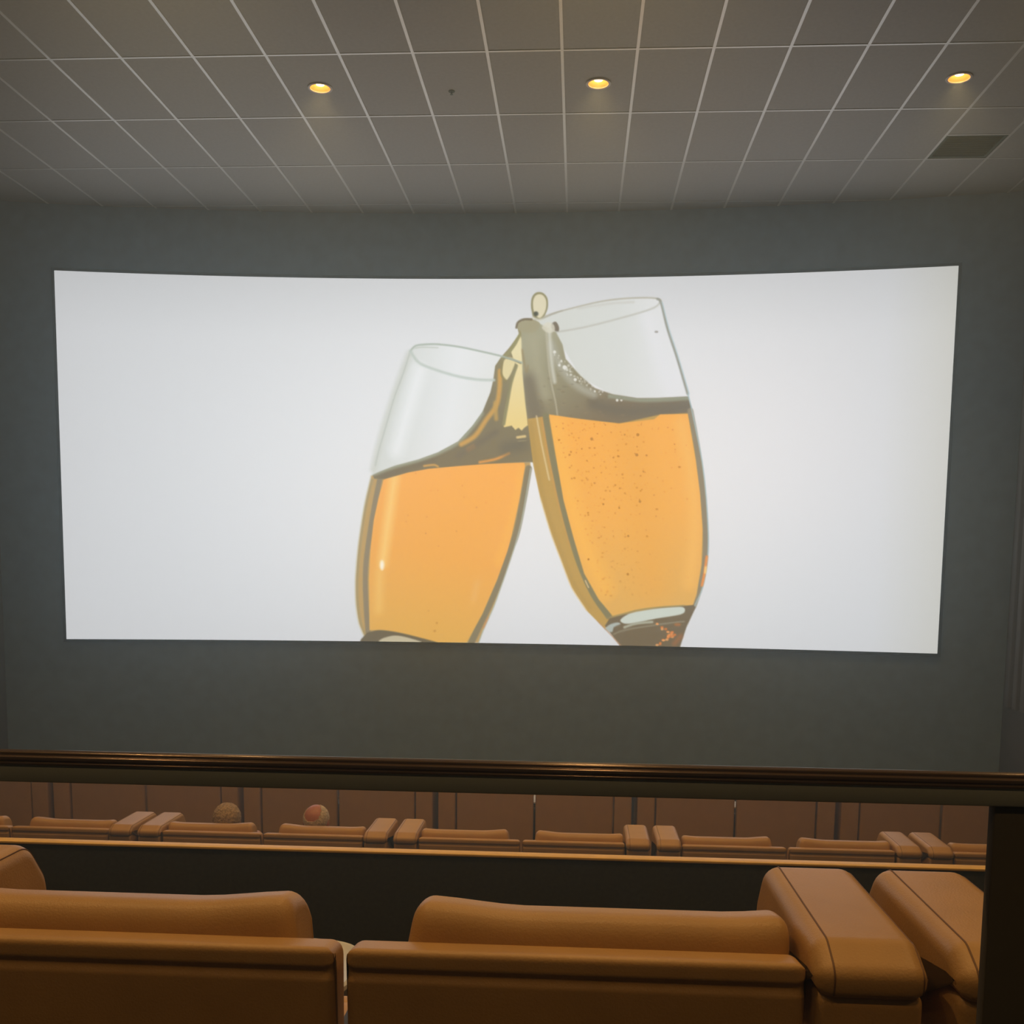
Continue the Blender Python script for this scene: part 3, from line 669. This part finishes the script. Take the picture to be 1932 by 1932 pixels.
# ------------------------------------------------------------------ recliners
SH = 0.345
def make_meshes(mm, ext):
    d = {}
    # upholstered rear shell with a rolled top edge and a stitched groove
    pr = round_poly([(0.010, 0.16, 0.02), (0.090, 0.16, 0.02), (0.085, 0.905, 0.035), (-0.003, 0.918, 0.030), (-0.004, 0.890, 0.012), (0.005, 0.878, 0.010), (-0.002, 0.866, 0.012), (-0.001, 0.83, 0.03), (0.004, 0.60, 0.02)], 6)
    d['back_shell'] = loft('back_shell', pr, -SH, SH, 0.018, 5, 3)
    # back cushion, raised towards both ends
    pr = round_poly([(0.10, 0.50, 0.03), (0.30, 0.46, 0.05), (0.20, 0.935, 0.06), (0.085, 0.955, 0.055), (0.070, 0.86, 0.02)], 7)
    xa, xb = -mm * 0.254, mm * 0.338
    lo_, hi_ = min(xa, xb), max(xa, xb)
    def warp(v):
        u = (v.x - lo_) / (hi_ - lo_)
        e = max(0.0, 1 - u / 0.30) if mm > 0 else max(0.0, 1 - (1 - u) / 0.30)
        f = max(0.0, 1 - (1 - u) / 0.16) if mm > 0 else max(0.0, 1 - u / 0.16)
        e = e * e * (3 - 2 * e); f = f * f * (3 - 2 * f)
        k = max(0.0, min(1.0, (v.z - 0.84) / 0.10))
        v.z += k * (0.013 * e + 0.006 * f - 0.003)
        # inner end flares outward towards its foot
        t = (1 - u) if mm > 0 else u
        fl = max(0.0, (t - 0.9) / 0.1)
        v.x -= mm * 0.018 * fl * max(0.0, min(1.0, (0.955 - v.z) / 0.10))
    d['back_cushion'] = loft('back_cushion', pr, xa, xb, 0.026, 7, 14, warp)
    # seat cushion, footrest
    pr = round_poly([(0.24, 0.30, 0.03), (0.86, 0.31, 0.05), (0.87, 0.47, 0.06), (0.26, 0.45, 0.04)], 6)
    d['seat_cushion'] = loft('seat_cushion', pr, -mm * 0.225, mm * 0.338, 0.03, 5, 3)
    if ext:
        pr = round_poly([(0.89, 0.28, 0.03), (1.32, 0.20, 0.03), (1.34, 0.30, 0.04), (0.89, 0.40, 0.04)], 5)
    else:
        pr = round_poly([(0.86, 0.08, 0.02), (0.94, 0.08, 0.02), (0.95, 0.44, 0.04), (0.88, 0.44, 0.02)], 5)
    d['footrest'] = loft('footrest', pr, -mm * 0.225, mm * 0.338, 0.025, 4, 2)
    d['base'] = box_mesh('base', min(-mm * .22, mm * .33), max(-mm * .22, mm * .33), 0.06, 0.80, 0.0, 0.30, 0.008)
    # outer side wing: padded top, narrower panel under it
    wa, wb = mm * (SH + 0.006), mm * (SH + 0.172)
    pr = round_poly([(0.03, 0.872, 0.01), (-0.026, 0.874, 0.022), (-0.030, 0.918, 0.030), (0.03, 0.947, 0.05), (0.43, 0.945, 0.07), (0.495, 0.86, 0.08), (0.52, 0.62, 0.04), (0.44, 0.62, 0.02), (0.41, 0.80, 0.06)], 8)
    d['wing_pad'] = loft('wing_pad', pr, wa, wb, 0.030, 7, 2)
    pr2 = round_poly([(0.008, 0.04, 0.01), (0.53, 0.04, 0.02), (0.505, 0.66, 0.02), (0.42, 0.880, 0.02), (-0.016, 0.880, 0.022)], 5)
    d['wing_panel'] = loft('wing_panel', pr2, wa + mm * .006, wb - mm * .006, 0.014, 4, 2)
    pts = [q for q in pr if q.y > 0.63]
    # seam pair following the pad outline, a little inside both side faces
    i0 = min(range(len(pts)), key=lambda i: (pts[i].y - .86) ** 2 + (pts[i].x + .03) ** 2)
    seq = [q for q in pr]
    ia = min(range(len(seq)), key=lambda i: (seq[i].x + .031) ** 2 + (seq[i].y - .875) ** 2)
    ib = min(range(len(seq)), key=lambda i: (seq[i].x - .515) ** 2 + (seq[i].y - .66) ** 2)
    path = seq[ia:ib + 1]
    R_ = 0.030
    for k, dd in enumerate((0.027, 0.010)):                     # from the wing's left face, from its right face
        xs = min(wa, wb) + dd if k == 0 else max(wa, wb) - dd
        ins = R_ - math.sqrt(R_ ** 2 - (R_ - dd) ** 2)
        pth = inset_poly(seq, ins)[ia:ib + 1]
        d['seam%d' % k] = tube_mesh('seam', [(xs, q.x, q.y) for q in pth], 0.0015, 6)
    return d
mesh_sets = {}
def seat_set(mm, ext):
    if (mm, ext) not in mesh_sets: mesh_sets[(mm, ext)] = make_meshes(mm, ext)
    return mesh_sets[(mm, ext)]
def recliner(xc, y, z, mm, label, group, ext=False):
    t = empty('recliner', (xc + mm * (SH + 0.009), y, z))
    tag(t, label, 'recliner', group)
    d = seat_set(mm, ext)
    for nm in ('back_shell', 'back_cushion', 'seat_cushion', 'footrest', 'wing_pad', 'wing_panel'):
        link(nm, d[nm], M['leather'], t)
    wp = [c for c in t.children if c.name.startswith('wing_pad')][0]
    link('seam', d['seam0'], M['leather_seam'], wp); link('seam', d['seam1'], M['leather_seam'], wp)
    link('base', d['base'], M['plinth'], t)
    return t
# centre console with swivel tray
con = {}
con['body'] = box_mesh('console_body', -0.100, 0.100, 0.33, 0.74, 0.0, 0.56, 0.012)
con['top'] = box_mesh('console_top', -0.108, 0.108, 0.32, 0.76, 0.56, 0.585, 0.008)
con['cup'] = lathe_mesh('cup_holder', [(0.030, -0.008), (0.042, -0.006), (0.046, 0.004), (0.050, 0.004), (0.050, 0.0), (0.046, -0.009)], 20)
con['stem'] = lathe_mesh('tray_stem', [(0.001, 0.0), (0.028, 0.0), (0.020, 0.012), (0.014, 0.02), (0.014, 0.111), (0.03, 0.1145), (0.001, 0.115)], 16)
def tray(hw):
    n = 40; bmv = []; fcs = []
    rings = [(0.0, 0.006), (0.88, 0.006), (0.93, 0.012), (0.97, 0.014), (1.0, 0.010), (1.0, 0.002), (0.97, -0.004), (0.0, -0.004)]
    for (s, z) in rings:
        for k in range(n):
            a = 2 * math.pi * k / n; c, sn = math.cos(a), math.sin(a)
            e = 0.6
            bmv.append((hw * s * math.copysign(abs(c) ** e, c), 0.15 * s * math.copysign(abs(sn) ** e, sn), z))
    for i in range(len(rings) - 1):
        for k in range(n): fcs.append((i * n + k, i * n + (k + 1) % n, (i + 1) * n + (k + 1) % n, (i + 1) * n + k))
    return poly_mesh('tray_table', bmv, fcs, True, 40)
con['tray_wide'] = tray(0.19); con['tray_small'] = tray(0.095)
def console(xc, y, z, label, group, swing=0.0):
    t = empty('centre_console', (xc, y, z)); tag(t, label, 'console', group)
    link('console_body', con['body'], M['console'], t); tp = link('console_top', con['top'], M['console'], t)
    for dy in (0.40, 0.68): link('cup_holder', con['cup'], M['chrome'], t, (0, dy, 0.586))
    st = link('tray_stem', con['stem'], M['chrome'], t, (-0.07 if swing else 0, 0.53, 0.585)); st.scale.z = 1.08 if swing else 0.27
    link('tray_table', con['tray_wide' if swing else 'tray_small'], M['tray'], t, (swing, 0.40 if swing else 0.53, 0.713 if swing else 0.6205))
    return t
P = 1.78; X0 = -0.35
NEAR_Y, MID_Y, FRONT_Y = 1.52, 6.93, 9.22
near_lab = {(-1, 1): 'large tan recliner across the wing gap from the railing-side pair, far from the post',
            (0, -1): 'large tan leather recliner behind the railing, away from the steel post',
            (0, 1): 'large tan leather recliner behind the railing, between the tray gap and the steel post',
            (1, -1): 'large tan recliner half hidden behind the square steel post of the railing',
            (1, 1): 'large tan recliner just beyond the steel post, outer seat of its pair'}
for (k, mm), lb in near_lab.items():
    recliner(X0 + P * k, NEAR_Y, NEAR_F, mm, lb, 'large recliners behind the steel railing')
console(X0, NEAR_Y, NEAR_F, 'dark console with a pale tray in the gap between the two large recliners', 'consoles between recliner pairs', -0.245)
console(X0 + P, NEAR_Y, NEAR_F, 'dark console with pale tray in the recliner pair beyond the steel post', 'consoles between recliner pairs')
pair_mid = {-2: 'pair nearest the left wall', -1: 'pair where two viewers sit', 0: 'pair below the left glass of the picture', 1: 'pair below the bare right of the screen', 2: 'pair partly hidden by the railing post'}
pair_mid[0] = 'pair just past the two viewers'; pair_mid[1] = 'pair second past the two viewers'
side = {-1: 'left-wall-side', 1: 'right-wall-side'}
for k in range(-2, 3):
    for mm in (-1, 1):
        if k == -1: lb = 'tan recliner of the middle row where the ' + ('curly-haired' if mm < 0 else 'balding') + ' viewer sits'
        else: lb = '%s tan recliner of the middle row, %s' % (side[mm], pair_mid[k])
        recliner(X0 + P * k, MID_Y, 0.0, mm, lb, 'recliners of the middle row', ext=(k == -1))
    console(X0 + P * k, MID_Y, 0.0, 'dark console with pale tray in the middle row, ' + pair_mid[k], 'consoles between recliner pairs')
pair_fr = {-3: 'first pair from the left wall', -2: 'second pair from the left wall', -1: 'third pair from the left wall', 0: 'third pair from the right wall', 1: 'second pair from the right wall', 2: 'first pair from the right wall'}
for k in range(-3, 3):
    for mm in (-1, 1):
        recliner(X0 + P * k, FRONT_Y, FLOOR_F, mm, '%s shaded brown recliner of the front row, %s' % (side[mm], pair_fr[k]), 'shaded recliners of the front row')
    console(X0 + P * k, FRONT_Y, FLOOR_F, 'dark console with pale tray in the front row, ' + pair_fr[k], 'consoles between recliner pairs')
# ------------------------------------------------------------------ the two viewers
_sph = {}
def unit_sphere(seg, rings):
    if (seg, rings) not in _sph:
        v_ = [Vector((0, 0, 1))]; f_ = []
        for i in range(1, rings):
            a = math.pi * i / rings
            for k in range(seg):
                b = 2 * math.pi * k / seg; v_.append(Vector((math.sin(a) * math.cos(b), math.sin(a) * math.sin(b), math.cos(a))))
        v_.append(Vector((0, 0, -1)))
        for k in range(seg): f_.append((0, 1 + k, 1 + (k + 1) % seg))
        for i in range(rings - 2):
            for k in range(seg):
                a = 1 + i * seg; f_.append((a + k, a + seg + k, a + seg + (k + 1) % seg, a + (k + 1) % seg))
        e = len(v_) - 1
        for k in range(seg): f_.append((e, e - seg + (k + 1) % seg, e - seg + k))
        _sph[(seg, rings)] = (v_, f_)
    return _sph[(seg, rings)]
def person(name, xc, y, z, head_x, top, hairkind, label, skin, shirt, hair, turn):
    """reclined sitter; local origin on the floor under the seat back; head top at height `top`"""
    t = empty(name, (xc, y, z)); tag(t, label, 'person')
    hc = Vector((head_x, 0.335, top - 0.118))                # head centre
    pel = Vector((0.05 * 0, 0.70, 0.575)); 
    J = {'pel': ((0, 0.70, 0.595), 0.120), 'belly': ((0, 0.60, 0.625), 0.115), 'chest': ((head_x * .5, 0.48, 0.685), 0.118), 'uch': ((head_x * .8, 0.41, 0.735), 0.092),
         'neck': ((head_x, 0.365, hc.z - 0.10), 0.058), 'skull': ((head_x, 0.345, hc.z - 0.02), 0.075)}
    E_ = [('pel', 'belly'), ('belly', 'chest'), ('chest', 'uch'), ('uch', 'neck'), ('neck', 'skull')]
    for s, n in ((-1, 'l'), (1, 'r')):
        J['sh' + n] = ((head_x * .8 + s * 0.155, 0.42, 0.715), 0.062); J['el' + n] = ((s * 0.215, 0.60, 0.60), 0.046)
        J['wr' + n] = ((s * 0.13, 0.80, 0.66), 0.030); J['pm' + n] = ((s * 0.10, 0.88, 0.665), 0.036)
        J['hip' + n] = ((s * 0.09, 0.74, 0.56), 0.095); J['kn' + n] = ((s * 0.12, 1.10, 0.565), 0.064); J['an' + n] = ((s * 0.12, 1.42, 0.37), 0.042)
        J['he' + n] = ((s * 0.125, 1.46, 0.335), 0.043); J['to' + n] = ((s * 0.15, 1.58, 0.45), 0.034)
        E_ += [('uch', 'sh' + n), ('sh' + n, 'el' + n), ('el' + n, 'wr' + n), ('wr' + n, 'pm' + n), ('pel', 'hip' + n), ('hip' + n, 'kn' + n), ('kn' + n, 'an' + n), ('an' + n, 'he' + n), ('he' + n, 'to' + n)]
    # body: overlapping tapered limbs, fused below into one continuous surface
    BV, BF = [], []
    def ball(fn, seg, rings):
        v_, f_ = unit_sphere(seg, rings); o_ = len(BV)
        BV.extend(fn(q) for q in v_); BF.extend(tuple(i + o_ for i in f) for f in f_)
    WIDE = {'pel': 1.15, 'belly': 1.10, 'chest': 1.22, 'uch': 1.25}
    for a_, b_ in E_:
        pa, pb = Vector(J[a_][0]), Vector(J[b_][0]); ra, rb = J[a_][1], J[b_][1]
        n_ = max(4, int((pb - pa).length / 0.018))
        for k in range(n_ + 1):
            u = k / n_; r_ = ra + (rb - ra) * u
            w_ = WIDE.get(a_, 1.0) * (1 - u) + WIDE.get(b_, 1.0) * u
            c_ = pa.lerp(pb, u)
            ball(lambda q: Vector((q.x * w_ * r_, q.y * r_, q.z * r_)) + c_, 20, 12)
    rot = Matrix.Rotation(turn, 3, 'Z') @ Matrix.Rotation(-0.30, 3, 'X')
    def blob(c, r, seg=20, rz=None):
        ball(lambda q: hc + rot @ (Vector(c) + Vector((q.x * r[0], q.y * r[1], q.z * r[2]))), seg, max(8, seg // 2))
    # head: skull, face, jaw, nose, brow, lips, ears (local +y is the face, towards the screen)
    blob((0, -0.012, 0.020), (0.084 if hairkind == 'curly' else 0.089, 0.100, 0.098), 28); blob((0, 0.030, -0.030), (0.064, 0.070, 0.090), 24); blob((0, 0.058, -0.085), (0.040, 0.034, 0.032))
    blob((0, 0.105, -0.020), (0.011, 0.020, 0.024), 12); blob((0, 0.096, 0.014), (0.042, 0.012, 0.010), 14); blob((0, 0.096, -0.058), (0.022, 0.010, 0.008), 12)
    for s in (-1, 1):
        blob((s * 0.087, -0.008, -0.012), (0.010, 0.022, 0.034), 14)
    # hands: palm and five bent fingers each
    for s in (-1, 1):
        pm = Vector((s * 0.10, 0.86, 0.665))
        for f in range(5):
            a = Vector((pm.x + (f - 2) * 0.017, pm.y + (0.0 if f not in (0, 4) else -0.01), pm.z + 0.004))
            ln = [0.040, 0.062, 0.070, 0.064, 0.050][f] if s > 0 else [0.050, 0.064, 0.070, 0.062, 0.040][f]
            th = (f == 0 and s > 0) or (f == 4 and s < 0)
            d1 = Vector((-s * 0.8, 0.5, 0.1)).normalized() if th else Vector((-s * 0.15 * 0, 1, 0.05)).normalized()
            d2 = Vector((d1.x, d1.y, -0.55)).normalized()
            p = a
            for k in range(7):
                ball(lambda q: q * (0.0095 - 0.0003 * k) + p, 8, 6)
                p = p + (d1 if k < 3 else d2) * (ln / 6.0)
    tmp = bpy.data.meshes.new('body'); tmp.from_pydata([tuple(q) for q in BV], [], BF); tmp.update()
    o = bpy.data.objects.new('body', tmp); col.objects.link(o)
    rm_ = o.modifiers.new('rm', 'REMESH'); rm_.mode = 'VOXEL'; rm_.voxel_size = 0.0065
    sm2 = o.modifiers.new('s', 'SMOOTH'); sm2.iterations = 2; sm2.factor = 0.4
    dg = bpy.context.evaluated_depsgraph_get(); dg.update()
    body = bpy.data.meshes.new_from_object(o.evaluated_get(dg)); bpy.data.objects.remove(o)
    bm = bmesh.new(); bm.from_mesh(body); bm.verts.ensure_lookup_table()
    seen = set(); best = []
    for v0 in bm.verts:
        if v0.index in seen: continue
        st_, comp = [v0], []; seen.add(v0.index)
        while st_:
            v = st_.pop(); comp.append(v)
            for e in v.link_edges:
                w_ = e.other_vert(v)
                if w_.index not in seen: seen.add(w_.index); st_.append(w_)
        if len(comp) > len(best): best = comp
    keep_ = set(v.index for v in best)
    bmesh.ops.delete(bm, geom=[v for v in bm.verts if v.index not in keep_], context='VERTS'); bm.to_mesh(body); bm.free()
    body.materials.clear()
    for mm_ in (skin, shirt, M['trousers'], M['plinth']): body.materials.append(mm_)
    for p in body.polygons:
        c = p.center
        if c.z > hc.z - 0.115 and c.y < 0.52: k = 0
        elif c.y > 0.80 and abs(c.x) < 0.20 and c.z > 0.625 and c.y < 0.99 and not (c.z < 0.64): k = 0
        elif c.y > 1.41: k = 3
        elif c.y > 0.66 and c.z < 0.655: k = 2
        else: k = 1
        p.material_index = k
    finish(body, True, 80)
    b = link('body', body, None, t)
    # eyes
    for s in (-1, 1):
        g = bpy.data.meshes.new('eye'); bm = bmesh.new(); bmesh.ops.create_uvsphere(bm, u_segments=10, v_segments=8, radius=0.011); bm.to_mesh(g); bm.free(); finish(g)
        e = link('eye', g, M['eye'], t); e.location = hc + rot @ Vector((s * 0.031, 0.088, -0.002))
    # hair: a shell over the skull, cut by where this head has hair
    bm = bmesh.new(); bmesh.ops.create_uvsphere(bm, u_segments=56, v_segments=40, radius=1.0)
    rr = random.Random(5 if hairkind == 'curly' else 9)
    kill = []
    for v in bm.verts:
        d = v.co.copy()
        if hairkind == 'curly':
            n_ = math.sin(d.x * 19 + 2) * math.sin(d.y * 17) * math.sin(d.z * 21 + 1)
            v.co = Vector((d.x * 0.098, d.y * 0.112, d.z * 0.108)) * (1 + 0.06 * n_ + rr.uniform(-.012, .018)) + Vector((0, -0.014, 0.020))
            keep = (d.y < 0.35 and d.z > -0.62) or d.z > 0.45
        else:
            v.co = Vector((d.x * 0.0925, d.y * 0.106, d.z * 0.1005)) * (1 + rr.uniform(-.006, .010)) + Vector((0, -0.013, 0.019))
            bald = ((d.x + 0.10) ** 2 / 0.42 + (d.z - 0.38) ** 2 / 0.46) < 1.0 and d.y < 0.25
            keep = (d.y < 0.30 and d.z > -0.6 and not bald) or (d.z > 0.80 and not bald)
        if not keep: kill.append(v)
    bmesh.ops.delete(bm, geom=kill, context='VERTS')
    bmesh.ops.solidify(bm, geom=list(bm.faces), thickness=0.010)
    for v in bm.verts: v.co = hc + rot @ v.co
    hm = bm_mesh(bm, 'hair', True, 80)
    h = link('hair', hm, hair, t)
    h['label'] = 'curly greying hair' if hairkind == 'curly' else 'thin pale hair round a bald crown'
    return t
def head_at(px, Y):
    d = pix_ray(px, 1540); return (d * (Y / d.y)).x
seatL = X0 - P - (SH + 0.009) + 0.0; seatR = X0 - P + (SH + 0.009)
HA, HB = head_at(428, MID_Y + .33), head_at(597, MID_Y + .33)
cxa, cxb = seatL - 0.05, seatR + 0.05
person('person', cxa, MID_Y, 0.0, HA - cxa, 1.030, 'curly', 'person with curly greying hair reclining in the middle row, seen from behind', M['skin_a'], M['shirt_a'], M['hair_a'], 0.25)
person('person', cxb, MID_Y, 0.0, HB - cxb, 1.045, 'bald', 'balding person with thin pale hair reclining in the middle row, seen from behind', M['skin_b'], M['shirt_b'], M['hair_b'], -0.08)
